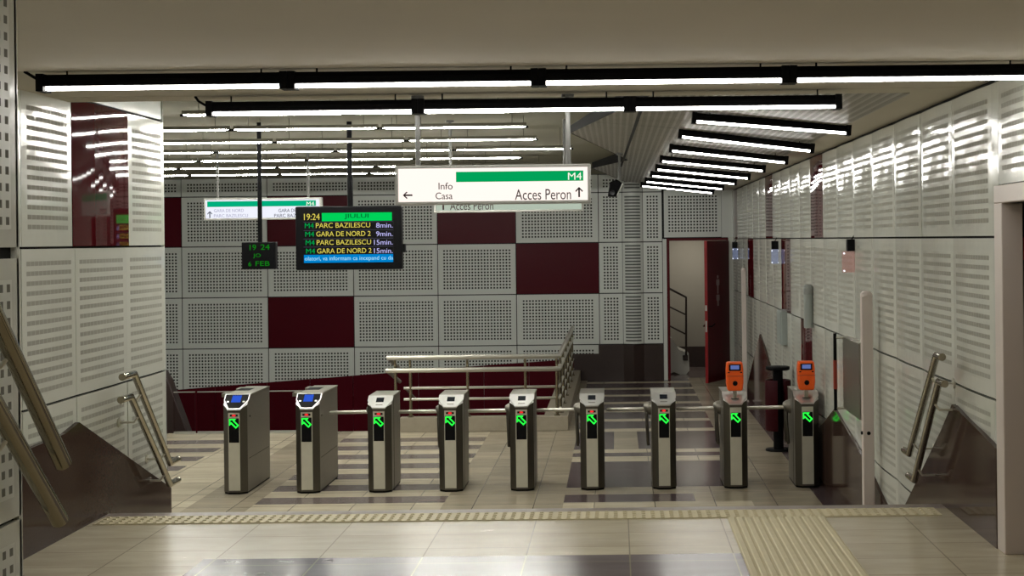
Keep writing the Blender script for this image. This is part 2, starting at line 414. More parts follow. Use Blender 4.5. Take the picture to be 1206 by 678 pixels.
# doorway at the right edge
mb = MB()
mb.box(XR - .03, XR + .09, 8.04, 8.2, LAND, 2.80, M['white_post'])
mb.box(XR - .03, XR + .09, 5.0, 8.2, 2.80, 2.90, M['white_post'])
struct(mb.build('trim_1', bevel=.006), 'white painted door frame at the right edge of the landing', 'door frame')
mb = MB()
mb.box(XR + .09, 5.2, 8.22, 8.35, LAND - .02, 2.85, M['tan_wall'])
mb.box(5.0, 5.2, 3.0, 8.22, LAND - .02, 2.85, M['tan_wall'])
mb.box(XR + .09, 5.2, 3.0, 8.22, 2.83, 2.95, M['tan_wall'])
struct(mb.build('wall_side_room'), 'tan plaster wall seen through the doorway at the right edge', 'wall')

# back wall of the lower hall
mb = MB()
mb.box(X_HALL, .97, YB + .021, YB + .2, -3.0, 4.3, M['gap'])
mb.box(.97, 2.10, YB + .021, YB + .2, 2.61, 4.3, M['gap'])
mb.box(2.10, 2.6, YB + .021, YB + .2, -.1, 4.3, M['gap'])
bx = [X_HALL, -9.70, -8.09, -6.49, -4.89, -3.32, -1.86, -.316]
zr = [-.25, .67, 1.62, 2.57, 3.50, 3.84]
redb = {(2, 2), (3, 2), (1, 2)}
for i in range(len(bx) - 1):
    for j in range(5):
        a0, a1, z0, z1 = bx[i], bx[i + 1], zr[j], zr[j + 1]
        r = (j == 3 and i in (1, 3, 5)) or (j == 2 and i == 6) or (j == 1 and i == 3)
        if r: panel(mb, fb, a0, a1, z0, z1, M['red_wall'], None, gap=.008, zgap=.009, nseg=1)
        else: panel(mb, fb, a0, a1, z0, z1, M['back_white'], M['back_perf'], gap=.008, zgap=.009, margin=.07, nseg=1)
cols = [(-.316, .127, 0), (.127, .506, 1), (.506, .87, 0)]
for a0, a1, k in cols:
    for j in range(1, 5):
        if k: panel(mb, lambda a, z, n: (a, YB - n - .09 * math.sin(math.pi * (a - .127) / .379), z), a0, a1, zr[j], zr[j + 1], M['back_white'], M['back_slot'], gap=.002, zgap=.009, margin=.03, nseg=4)
        else: panel(mb, fb, a0, a1, zr[j], zr[j + 1], M['back_white'], M['back_perf'], gap=.006, zgap=.009, margin=.05, nseg=1)
mb.prism([(-.316, YB - .01), (.127, YB - .03), (.316, YB - .13), (.506, YB - .03), (.87, YB - .01), (.87, YB + .02), (-.316, YB + .02)], lambda a, b, d: (a, b, d), -.02, .665, M['granite_dark'])
for j, (z0, z1) in enumerate(((2.64, 3.53), (3.53, 3.84))):
    panel(mb, fb, .90, 1.98, z0, z1, M['back_white'], M['back_perf'], gap=.006, zgap=.009, margin=.07, nseg=1)
    mb.box(1.98, 2.3, YB - .02, YB + .02, z0, z1, M['back_white'])
mb.box(-.34, -.3, YB - .01, YB + .02, -.02, .67, M['granite_dark'])
mb.box(-.99, -.3, YB - .005, YB + .02, -.02, .5, M['granite_dark'])
mb.box(2.09, 2.3, YB - .02, YB + .02, -.02, 2.64, M['enamel'])
struct(mb.build('wall_back'), 'back wall of white perforated panels with dark red panels and a folded pilaster', 'wall')
# red lower cladding with a slanted top
A = [P(x, y, YB) for x, y in ((193, 460), (315, 450), (416, 442), (570, 430), (676, 422.5))]
ptsz = [(X_HALL, A[0].z - .05)] + [(p.x, p.z) for p in A]
mb = MB()
for (a0, b0), (a1, b1) in zip(ptsz[:-1], ptsz[1:]):
    n = max(1, round((a1 - a0) / 1.0))
    for k in range(n):
        t0, t1 = k / n, (k + 1) / n
        p0, p1 = a0 + (a1 - a0) * t0, a0 + (a1 - a0) * t1
        q0, q1 = b0 + (b1 - b0) * t0, b0 + (b1 - b0) * t1
        mb.prism([(p0 + .003, -3.0), (p1 - .003, -3.0), (p1 - .003, q1), (p0 + .003, q0)], lambda a, b, d: (a, YB - d, b), .012, .035, M['red_wall'])
struct(mb.build('baseboard_back'), 'dark red lower cladding with a slanted top on the back wall behind the stairwell', 'wall base')

# ------------------------------------------------------------------ floors
def floor_rect(mb, x0, x1, y0, y1, z, m): mb.face([(x0, y0, z), (x1, y0, z), (x1, y1, z), (x0, y1, z)], m)
mb = MB()
Y0 = 10.79
def cell(X, Y):
    if X < -5.1: reg = 0
    elif X < -4.3: return 'floor_cream'
    elif X < -3.66: return 'floor_beige'
    elif X < -1.75: reg = 1
    elif X < -.55: return 'floor_beige'
    elif X < 1.33: reg = 2
    else: return 'floor_beige' if X < 2.0 else 'floor_purple'
    if reg in (0, 1):
        if Y < 14.5: return 'floor_cream'
        k = (Y - 14.5) / .74
        return 'floor_grey' if (k - math.floor(k)) < .5 and Y < 19.5 else 'floor_cream'
    if Y < 14.42: return 'floor_cream'
    if Y < 14.86: return 'floor_purple' if X < .77 else 'floor_beige'
    if Y < 15.28: return 'floor_beige'
    if Y < 17.05: return 'floor_purple'
    if Y < 17.45: return 'floor_cream'
    if Y < 17.75: return 'floor_purple'
    if Y < 18.05: return 'floor_cream'
    if Y < 19.7: return 'floor_purple' if not -.05 < X < .26 else 'floor_beige'
    k = (Y - 19.7) / 1.1
    return 'floor_cream' if (k - math.floor(k)) < .28 else 'floor_purple'
xs = [X_HALL, -5.1, -4.3, -3.66, -1.75, -.68, -.55, -.05, .26, .77, 1.33, 2.0, XR + .3]
ys = sorted(set([Y0, 14.42, 14.5, 14.86, 15.28, 17.05, 17.45, 17.75, 18.05, 19.5, 19.7, Y_PIT, YB + .3] + [14.5 + .37 * i for i in range(1, 14)] + [19.7 + 1.1 * i for i in range(1, 7)] + [19.7 + 1.1 * (i + .28) for i in range(0, 7)]))
ys = [y for y in ys if y <= YB + .3]
for a0, a1 in zip(xs[:-1], xs[1:]):
    for b0, b1 in zip(ys[:-1], ys[1:]):
        X, Y = (a0 + a1) / 2, (b0 + b1) / 2
        if Y > Y_PIT and X < -.68: continue
        floor_rect(mb, a0, a1, b0, b1, 0, M[cell(X, Y)])
mb.face([(X_HALL, Y_PIT, 0), (-.68, Y_PIT, 0), (-.68, Y_PIT, -3), (X_HALL, Y_PIT, -3)], M['concrete'])
mb.face([(-.68, Y_PIT, 0), (-.68, YB, 0), (-.68, YB, -3), (-.68, Y_PIT, -3)], M['concrete'])
floor_rect(mb, X_HALL, -.68, Y_PIT, YB, -3, M['floor_grey'])
struct(mb.build('floor'), 'lower hall floor of cream tiles with grey and purple stripes', 'floor')

mb = MB()
Yn, Yt = Y_EDGE - .15, Y_EDGE - .40
LX0, LX1 = -3.6, 5.1
floor_rect(mb, LX0, LX1, -2, 6.0, LAND, M['landing_tile'])
floor_rect(mb, LX0, -2.35, 6.0, 8.16, LAND, M['landing_tile'])
floor_rect(mb, -2.35, .70, 6.0, 8.16, LAND, M['landing_grey'])
floor_rect(mb, .70, LX1, 6.0, 8.16, LAND, M['landing_tile'])
floor_rect(mb, LX0, LX1, 8.16, Yn, LAND, M['landing_tile'])
floor_rect(mb, XL, XR, Yn, Y_EDGE, LAND, M['nosing'])
mb.box(LX0, LX1, -2, 8.2, LAND - .3, LAND - .001, M['nosing'])
mb.box(XL, XR, 8.2, Y_EDGE - .001, LAND - .3, LAND - .001, M['nosing'])
struct(mb.build('floor_landing'), 'upper landing floor of large cream tiles with a grey tile field', 'floor')
mb = MB()
for i in range(1, 5):
    mb.box(XL, XR, Y_EDGE - .3, Y_EDGE + .3 * i, 0, LAND - .168 * i, M['nosing'])
struct(mb.build('stair_flight'), 'short stair flight going down from the landing to the ticket gates', 'stairs')

# tactile paving
t = thing('tactile_paving', (-.6, 9.3, LAND), 'narrow cream studded tactile strip along the top stair edge', 'tactile paving')
mb = MB(); mb.box(-2.75, 2.66, -.11, .14, .0, .006, M['tactile']); mb.build('base_strip', t)
mb = MB()
import itertools
for i in range(90):
    for j in range(4):
        x, y = -2.72 + i * .06, -.085 + j * .062
        v = [(x - .014, y - .014, .006), (x + .014, y - .014, .006), (x + .014, y + .014, .006), (x - .014, y + .014, .006),
             (x - .009, y - .009, .013), (x + .009, y - .009, .013), (x + .009, y + .009, .013), (x - .009, y + .009, .013)]
        mb.idx(v, [(4, 5, 6, 7), (0, 1, 5, 4), (1, 2, 6, 5), (2, 3, 7, 6), (3, 0, 4, 7)], M['tactile'])
o = mb.build('stud_pattern', t); o['kind'] = 'stuff'
t = thing('tactile_paving', (1.0, 7.0, LAND), 'wide cream ribbed tactile strip running up to the stair edge', 'tactile paving')
mb = MB(); mb.box(-.31, .31, -4.0, 2.18, 0, .004, M['tactile_groove']); mb.build('base_strip', t)
mb = MB()
for i in range(12):
    x = -.285 + i * .0518
    mb.prism([(x - .019, .004), (x + .019, .004), (x + .013, .010), (x - .013, .010)], lambda a, b, d: (a, d, b), -4.0, 2.18, M['tactile'])
mb.build('rib_pattern', t)

# ------------------------------------------------------------------ ceilings
mb = MB()
JY = EYE + .87
Yj1 = 7.37
mb.box(-3.8, 5.2, -2, Yj1 - .04, Z_LOW - .012, Z_LOW + .3, M['plaster_near'])
struct(mb.build('ceiling_near'), 'smooth beige ceiling over the landing beside the camera', 'ceiling')
mb = MB()
Yj2 = 8.76
mb.box(-3.8, XR + .2, Yj1 - .03, Yj2 - .006, Z_LOW, Z_LOW + .4, M['plaster'])
mb.box(-3.8, XR + .2, Yj2 + .006, 9.06, Z_LOW, Z_LOW + .4, M['plaster'])
mb.box(1.86, XR + .2, 9.06, YB, Z_LOW, Z_LOW + .4, M['plaster'])
mb.box(-3.8, XR + .2, Yj1 - .02, 9.0, Z_LOW + .02, Z_LOW + .4, M['gap'])
struct(mb.build('ceiling_stairs'), 'low beige plaster ceiling over the stairs with dark joints', 'ceiling')
# folded metal ceiling on the right, saw-tooth edge against the plaster
zm = lambda X: EYE + 1.03 - .108 * (X - .6)
saw = [(.52, 9.06), (-.47, 15.4), (.18, 19.5), (-.36, 22.8), (.2, YB)]
mb = MB()
XE = 1.86
for (x0, y0), (x1, y1) in zip(saw[:-1], saw[1:]):
    n = 6
    for k in range(n):
        ya, yb_ = y0 + (y1 - y0) * k / n, y0 + (y1 - y0) * (k + 1) / n
        xa, xb = x0 + (x1 - x0) * k / n, x0 + (x1 - x0) * (k + 1) / n
        mb.face([(xa, ya, zm(xa)), (XE, ya, zm(XE)), (XE, yb_, zm(XE)), (xb, yb_, zm(xb))], M['metal_ceiling'], [(xa, ya), (XE, ya), (XE, yb_), (xb, yb_)])
# black joints between the metal sheets
def strip(mb, p, q, w, m, dz=-.006):
    (x0, y0), (x1, y1) = p, q
    d = Vector((x1 - x0, y1 - y0, 0)).normalized(); nrm = Vector((-d.y, d.x, 0)) * w / 2
    f = lambda x, y: (x, y, zm(x) + dz)
    mb.face([f(x0 - nrm.x, y0 - nrm.y), f(x1 - nrm.x, y1 - nrm.y), f(x1 + nrm.x, y1 + nrm.y), f(x0 + nrm.x, y0 + nrm.y)], m)
strip(mb, (.24, 10.5), (.09, 21.5), .03, M['gap'])
for yy in (13.6, 17.2, 20.9, 24.2): strip(mb, (-.2, yy), (1.8, yy - .5), .012, M['gap'])
mb.face([(.52, 9.06, Z_LOW), (1.86, 9.06, Z_LOW), (1.86, 9.06, Z_LOW + .4), (.52, 9.06, Z_LOW + .4)], M['plaster'])
struct(mb.build('ceiling_metal'), 'grey perforated metal ceiling on the right with a saw-tooth edge', 'ceiling')
mb = MB()
floor_rect(mb, X_HALL, -3.8 + .0, Y_LW - .2, YB, Z_HIGH, M['plaster_olive'])
floor_rect(mb, -3.8, -.6, 9.05, YB, Z_HIGH, M['plaster_olive'])
for (x0, y0), (x1, y1) in zip(saw[:-1], saw[1:]):
    mb.face([(-.6, y0, Z_HIGH), (x0, y0, Z_HIGH), (x1, y1, Z_HIGH), (-.6, y1, Z_HIGH)], M['plaster_olive'])
struct(mb.build('ceiling_hall'), 'high olive plaster ceiling of the left hall', 'ceiling')
mb = MB(); mb.face([(-3.8, 9.06, Z_LOW + .01), (.6, 9.06, Z_LOW + .01), (.6, 9.06, Z_HIGH), (-3.8, 9.06, Z_HIGH)], M['plaster'])
struct(mb.build('trim_5'), 'plaster step between the low stair ceiling and the hall ceiling', 'ceiling trim')
# black fascia along the two visible teeth
mb = MB()
for (x0, y0), (x1, y1) in ((saw[0], saw[1]), (saw[2], saw[3]), (saw[1], saw[2]), (saw[3], saw[4])):
    mb.face([(x0, y0, zm(x0) - .005), (x1, y1, zm(x1) - .005), (x1, y1, Z_HIGH + .01), (x0, y0, Z_HIGH + .01)], M['gap'])
struct(mb.build('trim_2'), 'black saw-tooth fascia between plaster and metal ceilings', 'ceiling trim')
# closing walls that are out of view
mb = MB()
mb.box(X_HALL - .2, X_HALL, Y_LW - .4, YB + .2, -3, 4.3, M['back_white'])
struct(mb.build('wall_hall_left'), 'pale end wall of the left hall', 'wall')
mb = MB(); mb.box(-3.8, 5.4, -2.2, -2.0, LAND - .3, 4.2, M['tan_wall'])
struct(mb.build('wall_behind'), 'tan plaster wall behind the camera', 'wall')

# ------------------------------------------------------------------ LED lamps
def led_meshes(style):
    hm = M['black'] if style != 'cream' else M['cream_metal']
    d = {}
    w = .05 if style != 'cream' else .02
    hh = .060 if style != 'cream' else .03
    mb = MB(); mb.prism([(-w, .0), (w, .0), (w, hh * .6), (w * .75, hh), (-w * .75, hh), (-w, hh * .6)], lambda a, b, c: (c, a, b), -.625, .625, hm); d['housing'] = mb.mesh('housing')
    mb = MB(); mb.prism([(-.02, 0), (.02, 0), (.02, -.012), (.013, -.017), (-.013, -.017), (-.02, -.012)] if style != 'cream' else [(-.012, 0), (.012, 0), (.012, -.008), (.008, -.011), (-.008, -.011), (-.012, -.008)], lambda a, b, c: (c, a, b), -.615, .615, M['led'] if style != 'cream' else M['led_hall']); d['diffuser'] = mb.mesh('diffuser')
    mb = MB()
    if style != 'cream': mb.box(-.019, .019, -w - .006, w + .006, -.026, hh + .004, hm)
    else: mb.box(-.026, .026, -.012, .012, -.015, .004, M['black'])
    d['end_cap'] = mb.mesh('end_cap')
    mb = MB(); mb.tube([(0, 0, 0), (0, 0, 1)], .005, M['black'], 8); d['stem'] = mb.mesh('stem')
    return d, hh
LEDM = {k: led_meshes(k) for k in ('black', 'cream')}
def led(loc, label, group, style='black', tilt=0.0, hang=.04, hang2=None, cable=0):
    d, hh = LEDM[style]
    t = thing('hanging_strip_light', loc, label, 'ceiling light', group, (0, tilt, 0))
    link('housing', d['housing'], t); link('diffuser', d['diffuser'], t)
    for s in (-1, 1): link('end_cap', d['end_cap'], t, (s * (.623 if style != 'cream' else .614), 0, 0))
    for s, h in ((-1, hang), (1, hang2 if hang2 is not None else hang)):
        o = link('stem', d['stem'], t, (s * .5, 0, hh - .002)); o.scale = (1, 1, h) if style != 'cream' else (.4, .4, h)
    if cable:
        mb = MB()
        s = cable
        mb.tube([(s * .635, 0, .04), (s * .66, 0, .045), (s * .70, 0, .07), (s * .72, 0, hh + hang - .002)], .008, M['black'], 8); mb.build('cable', t)
    return t
for i in range(4):  # row added out of view to brighten the near wall and ceiling
    led((-1.4 + 1.287 * i, 3.9, EYE + .818), f'added unseen black strip light over the landing beside the camera, {["first","second","third","fourth"][i]} from the left', 'added black strip lights over the landing', hang=.01)
ordn = ['first', 'second', 'third', 'fourth', 'fifth', 'sixth', 'seventh', 'eighth']
Y1 = 7.38; zL1 = EYE + .818
hB = .058
for i in range(4):
    led((-2.937 + .62 + 1.287 * i, Y1 + .06, zL1), f'black strip light, {ordn[i]} from left in the long row nearest the camera', 'black strip lights in the nearest row', hang=Z_LOW - zL1 - hB, cable=-1 if i == 0 else 0)
Y2 = 8.73
for i in range(3):
    led((-2.446 + .615 + 1.285 * i, Y2 + .06, EYE + .802), f'black strip light, {["left","middle","right"][i]} one of three in the second row above the stairs', 'black strip lights in the second row', hang=Z_LOW - EYE - .802 - hB, cable=-1 if i == 0 else 0)
rown = ['frontmost', 'second', 'third', 'fourth', 'fifth', 'sixth', 'rearmost']
for r, v in enumerate((152, 134, 119, 107.5, 97.5, 89, 81)):
    Y = .985 * F / v
    xlim = -540 * Y / F - .6
    off = (0, 0, -.0, .3, -.35, .2, -.2)[r]
    i = 0
    x = -.77 - .615 + (off if r > 2 else 0)
    while x > max(xlim - .9, X_HALL + 1.0) and not (r == 0 and i == 2):
        led((x, Y, EYE + .99), f'slim strip light, {ordn[i]} from the right in the {rown[r]} left hall ceiling row', 'slim strip lights on the hall ceiling', 'cream', hang=Z_HIGH - EYE - .99 - .03)
        i += 1; x -= 1.285
fan = [((818, 143), (998, 157)), ((802, 161), (955, 178)), ((790.6, 177.5), (925, 191.7)), ((780, 190), (898, 201.3)), ((773, 199.6), (882, 210.3)), ((766, 207), (867, 216.8)), ((760.5, 214), (851, 222.7)), ((755.5, 219), (839.5, 227.5))]
for k, (a, b) in enumerate(fan):
    Y = 11.66 + 1.93 * k
    if k == 7: Y = 25.0
    A_, B_ = P(*a, Y), P(*b, Y)
    mid = (A_ + B_) / 2
    tl = -math.atan2(B_.z - A_.z, B_.x - A_.x)
    pos = ['nearest', 'second', 'third', 'fourth', 'fifth', 'sixth', 'seventh', 'farthest'][k]
    h0 = zm(mid.x - .5) - (mid.z + math.sin(tl) * .5) - hB; h1 = zm(mid.x + .5) - (mid.z - math.sin(tl) * .5) - hB; h0 += .012; h1 += .012
    led(mid + Vector((0, 0, .008)), f'tilted black strip light, {pos} of the row receding along the right wall' if k not in (0, 7) else f'tilted black strip light {pos} the camera in the row along the right wall'.replace('nearest the camera', 'nearest the camera').replace('farthest the', 'farthest from the'), 'tilted strip lights along the right wall', tilt=tl, hang=max(.01, h0), hang2=max(.01, h1))

# ------------------------------------------------------------------ ticket gates
HW = .125
def gate_meshes(long):
    d = {}
    L = 1.03 if long else .66
    c, cy = .064, .06
    H0, H1 = .885, (1.0 if not long else 1.03)
    yS = .17                      # where the slanted panel meets the lid
    out = [(-HW + c, 0), (HW - c, 0), (HW, cy), (HW, L), (-HW, L), (-HW, cy)]
    def top(x, y):
        return H0 + (H1 - .012 - H0) * min(1, max(0, y / yS))
    mb = MB()
    n = len(out)
    # walls: front, chamfers and sides get their own steel
    mats = [M['steel_dark'], M['steel_dark'], M['steel_side'], M['steel_dark'], M['steel_side'], M['steel_dark']]
    side_pts = {}
    for i in range(n):
        p, q = out[i], out[(i + 1) % n]
        if i in (2, 4):
            y0, y1 = (p[1], q[1])
            a, b = (p, (p[0], yS)) if i == 2 else (q, (q[0], yS))
            e = q if i == 2 else p
            mb.face([(p[0], cy, .02), (p[0], yS, .02), (p[0], yS, top(0, yS)), (p[0], cy, top(0, cy))], mats[i])
            mb.face([(p[0], yS, .02), (p[0], L, .02), (p[0], L, top(0, L)), (p[0], yS, top(0, yS))], mats[i])
        else:
            mb.face([(*p, .02), (*q, .02), (*q, top(*q)), (*p, top(*p))], mats[i])
    mb.face([(*out[0], top(0, 0)), (*out[1], top(0, 0)), (*out[2], top(0, cy)), (HW, yS, top(0, yS)), (-HW, yS, top(0, yS)), (*out[5], top(0, cy))], M['steel_bright'])
    mb.face([(HW, yS, top(0, yS)), (HW, L, top(0, L)), (-HW, L, top(0, L)), (-HW, yS, top(0, yS))], M['steel'])
    mb.face([(x, y, .02) for x, y in out], M['steel_dark'])
    d['body'] = mb.mesh('body')
    mb = MB(); k = .96
    mb.prism([(x * k, (y - L / 2) * .985 + L / 2) for x, y in out], lambda a, b, z: (a, b, z), 0, .022, M['black']); d['plinth'] = mb.mesh('plinth')
    # slanted reader panel
    sl = lambda x, s, n_: (x, s * yS, H0 + (H1 - .012 - H0) * s + n_)
    mb = MB()
    o6 = [(-HW + c - .006, -.06), (HW - c + .006, -.06), (HW + .006, .60), (HW + .006, 1.0), (-HW - .006, 1.0), (-HW - .006, .60)]
    mb.prism(o6, sl, .0, .012, M['steel_bright']); d['reader_panel'] = mb.mesh('reader_panel')
    mb = MB()
    if long:
        mb.prism([(-HW + c + .004, .04), (HW - c - .004, .04), (HW - .004, .60), (HW - .004, .96), (-HW + .004, .96), (-HW + .004, .60)], sl, .0115, .015, M['black_plastic']); d['display_cover'] = mb.mesh('display_cover')
        mb = MB(); mb.prism([(-.048, .42), (.048, .42), (.048, .88), (-.048, .88)], sl, .0145, .017, M['screen_blue']); d['screen'] = mb.mesh('screen')
        mb = MB(); mb.prism([(-.095, .42), (-.072, .42), (-.072, .50), (-.095, .50)], sl, .0145, .017, M['steel_bright']); mb.prism([(.072, .42), (.095, .42), (.095, .50), (.072, .50)], sl, .0145, .017, M['steel_bright']); d['button'] = mb.mesh('button')
    else:
        mb.prism([(-.04, .42), (.04, .42), (.04, .80), (-.04, .80)], sl, .011, .014, M['screen_off']); d['screen'] = mb.mesh('screen')
        mb = MB(); mb.prism([(-.036, .16), (.036, .16), (.036, .21), (-.036, .21)], sl, .0115, .0135, M['steel_side']); d['card_slot'] = mb.mesh('card_slot')
    mb = MB(); mb.box(-HW - .004, HW + .004, yS, L + .004, H1 - .013, H1, M['steel'])
    if long:
        mb.box(-HW - .10, -HW - .003, .36, .50, H1 - .05, H1 - .012, M['steel'])
        mb.box(-HW - .06, -HW - .003, .80, .98, H1 - .05, H1 - .004, M['steel'])
        mb.box(-HW - .004, .02, .56, .80, H1 - .001, H1 + .002, M['black'])
    d['lid'] = mb.mesh('lid')
    mb = MB(); mb.box(-HW + c + .001, HW - c - .001, -.004, .004, .04, H0 - .034, M['steel_front']); d['front_plate'] = mb.mesh('front_plate')
    mb = MB(); mb.box(-.053, .053, -.007, 0, .542, .797, M['black_plastic']); d['indicator_window'] = mb.mesh('indicator_window')
    mb = MB(); mb.prism([(-.022, .826), (-.012, .816), (.012, .816), (.022, .826), (.012, .836), (-.012, .836)], lambda a, b, z: (a, z, b), -.009, 0, M['red_led']); mb.box(-.042, .042, -.0045, 0, .815, .837, M['black_plastic']); d['stop_light'] = mb.mesh('stop_light')
    # green arrow outline pointing up and left
    ar = [(-.052, .052), (.026, .052), (.008, .030), (.058, -.020), (.022, -.056), (-.028, -.006), (-.052, -.026)]
    inn = [(-.038, .038), (-.006, .038), (-.013, .031), (.037, -.020), (.022, -.035), (-.029, .016), (-.038, .008)]
    mb = MB()
    for i in range(7):
        j = (i + 1) % 7
        mb.prism([ar[i], ar[j], inn[j], inn[i]], lambda a, b, z: (a * .95, -z, .742 + b * .95), .006, .010, M['green_arrow'])
    d['arrow_light'] = mb.mesh('arrow_light')
    mb = MB(); mb.box(HW, HW + .002, cy + .05, L - .05, .36, .364, M['black']); mb.tube([(HW, .16, .80), (HW + .004, .16, .80)], .011, M['black'], 10); d['side_seam'] = mb.mesh('side_seam')
    mb = MB(); mb.box(HW, HW + .0015, .20, .214, .03, H1 - .03, M['black']); mb.box(-HW - .0015, -HW, .20, .214, .03, H1 - .03, M['black']); d['side_joint'] = mb.mesh('side_joint')
    # tripod on the left flank
    mb = MB(); mb.tube([(-HW + .004, .46, .80), (-HW - .03, .46, .80), (-HW - .06, .46, .795), (-HW - .07, .46, .79)], [.075, .072, .055, .03], M['steel_side'], 18); d['tripod_hub'] = mb.mesh('tripod_hub')
    mb = MB(); mb.tube([(-HW - .05, .46, .795), (-HW - .47, .46, .79), (-HW - .48, .46, .79)], [.019, .019, .012], M['rail_light'], 14); d['arm_a'] = mb.mesh('arm')
    mb = MB(); mb.tube([(-HW - .05, .44, .78), (-HW - .035, .36, .42), (-HW - .035, .358, .412)], [.017, .017, .011], M['steel_dark'], 14); d['arm_b'] = mb.mesh('arm')
    mb = MB(); mb.tube([(-HW - .05, .48, .78), (-HW - .035, .58, .42), (-HW - .035, .582, .412)], [.017, .017, .011], M['steel_dark'], 14); d['arm_c'] = mb.mesh('arm')
    return d
GM = {False: gate_meshes(False), True: gate_meshes(True)}
# orange ticket validator meshes, origin at its pole foot
def validator_meshes():
    d = {}
    mb = MB(); mb.tube([(0, 0, -.02), (0, 0, .09)], .022, M['steel'], 14); mb.tube([(0, 0, -.012), (0, 0, .0)], .045, M['steel_dark'], 14); d['mount_pole'] = mb.mesh('mount_pole')
    mb = MB()
    mb.prism([(-.078, .075), (.078, .075), (.09, .16), (.09, .30), (.083, .375), (-.083, .375), (-.09, .30), (-.09, .16)], lambda a, b, z: (a, z + (b - .2) * .1, b), -.05, .07, M['orange']); d['validator_case'] = mb.mesh('validator_case')
    mb = MB(); mb.prism([(-.062, .285), (.062, .285), (.062, .352), (-.062, .352)], lambda a, b, z: (a, z + (b - .2) * .1, b), -.053, -.045, M['black_plastic']); mb.box(-.016, .016, -.042, -.03, .262, .275, M['black_plastic']); mb.box(-.075, -.055, -.045, -.03, .262, .274, M['black_plastic']); mb.box(.055, .075, -.045, -.03, .262, .274, M['black_plastic']); d['screen_frame'] = mb.mesh('screen_frame')
    mb = MB(); mb.prism([(-.045, .30), (.045, .30), (.045, .342), (-.045, .342)], lambda a, b, z: (a, z + (b - .2) * .1, b), -.056, -.052, M['screen_grey']); d['screen'] = mb.mesh('screen')
    mb = MB(); mb.tube([(0, -.06, .155), (0, -.05, .155)], .026, M['black_plastic'], 18); d['reader_button'] = mb.mesh('reader_button')
    mb = MB(); mb.box(-.0905, .0905, -.052, -.046, .228, .232, M['stick_orange']); d['case_seam'] = mb.mesh('case_seam')
    return d
VM = validator_meshes()
YT = 15.1
glabels = ['long steel ticket gate with blue display at the left end of the row',
           'long steel ticket gate with blue display, second from the left',
           'short steel ticket gate, third from the left, beside the two long ones',
           'short steel ticket gate, fourth from the left, before the guardrail',
           'short steel ticket gate, fifth and middle one of the nine',
           'short steel ticket gate, sixth from the left, right of the guardrail corner',
           'short steel ticket gate without validator, just left of the orange validators',
           'steel ticket gate carrying an orange validator, left one of the two',
           'steel ticket gate carrying an orange validator, at the right end of the row']
fronts = [276.5, 362, 447, 531, 615, 698, 783, 867.5, 952]
for i, px in enumerate(fronts):
    p = P(px, 579, YT)
    long = i < 2
    d = GM[long]
    t = thing('ticket_gate', (p.x, YT, 0), glabels[i], 'ticket gate', 'ticket gates in a row')
    for k in ('plinth', 'body', 'lid', 'front_plate', 'reader_panel', 'screen', 'side_seam'):
        if k == 'side_seam' and not long: continue
        if k == 'screen':
            continue
        link(k, d[k], t)
    rp = [c for c in t.children if c.name.startswith('reader_panel')][0]
    if i < 7:
        link('screen', d['screen'], rp)
    if long: link('display_cover', d['display_cover'], rp); link('button', d['button'], rp)
    else:
        if i < 7: link('card_slot', d['card_slot'], rp)
        link('side_joint', d['side_joint'], t)
    w = link('indicator_window', d['indicator_window'], t); link('arrow_light', d['arrow_light'], w)
    if i < 7: link('stop_light', d['stop_light'], t)
    if i >= 2:
        h = link('tripod_hub', d['tripod_hub'], t)
        for a in 'abc': link('arm', d['arm_' + a], h)
    if i >= 7:
        g = link('mount_pole', VM['mount_pole'], t, (0, .08, .945))
        cs = link('validator_case', VM['validator_case'], t, (0, .08, .945), bevel=.018, seg=3)
        for k in ('screen_frame', 'screen', 'reader_button', 'case_seam'): link(k, VM[k], cs)

# ------------------------------------------------------------------ litter bin
p = P(917, 530, 17.8)
t = thing('litter_bin', (p.x, 17.8, 0), 'dark red litter bin on a black post by the right wall', 'bin')
mb = MB(); mb.tube([(0, 0, 0), (0, 0, .02), (0, 0, .021)], [.16, .16, .05], M['black'], 24); mb.build('base_plate', t)
mb = MB(); mb.tube([(0, 0, .02), (0, 0, 1.0)], .062, M['black'], 20); mb.build('post', t)
mb = MB()
for a0, a1, nm in ((math.radians(100), math.radians(255), 0),):
    pass
prof = [(.155, .25), (.16, .26), (.16, .86), (.155, .87), (.14, .87), (.14, .25)]
def lathe_part(mb, a0, a1, n, m):
    ring = []
    for i in range(n + 1):
        a = a0 + (a1 - a0) * i / n
        ring.append([(r * math.cos(a), r * math.sin(a), z) for r, z in prof])
    k = len(prof)
    v = [q for r in ring for q in r]
    mb.idx(v, [(i * k + j, (i + 1) * k + j, (i + 1) * k + (j + 1) % k, i * k + (j + 1) % k) for i in range(n) for j in range(k)], m, True)
    mb.idx(ring[0], [tuple(range(k))], m); mb.idx(ring[-1], [tuple(range(k))], m)
lathe_part(mb, math.radians(95), math.radians(262), 16, M['bin_red']); mb.build('container', t)
mb = MB(); lathe_part(mb, math.radians(-62), math.radians(85), 14, M['bin_red']); mb.build('container', t)
mb = MB(); mb.tube([(-.15, 0, .55), (.15, 0, .55)], .02, M['black'], 8); mb.build('bracket', t)
mb = MB(); mb.tube([(0, 0, .99), (0, 0, 1.0), (0, 0, 1.03), (0, 0, 1.035)], [.13, .15, .15, .14], M['black'], 24); mb.build('ashtray_top', t)

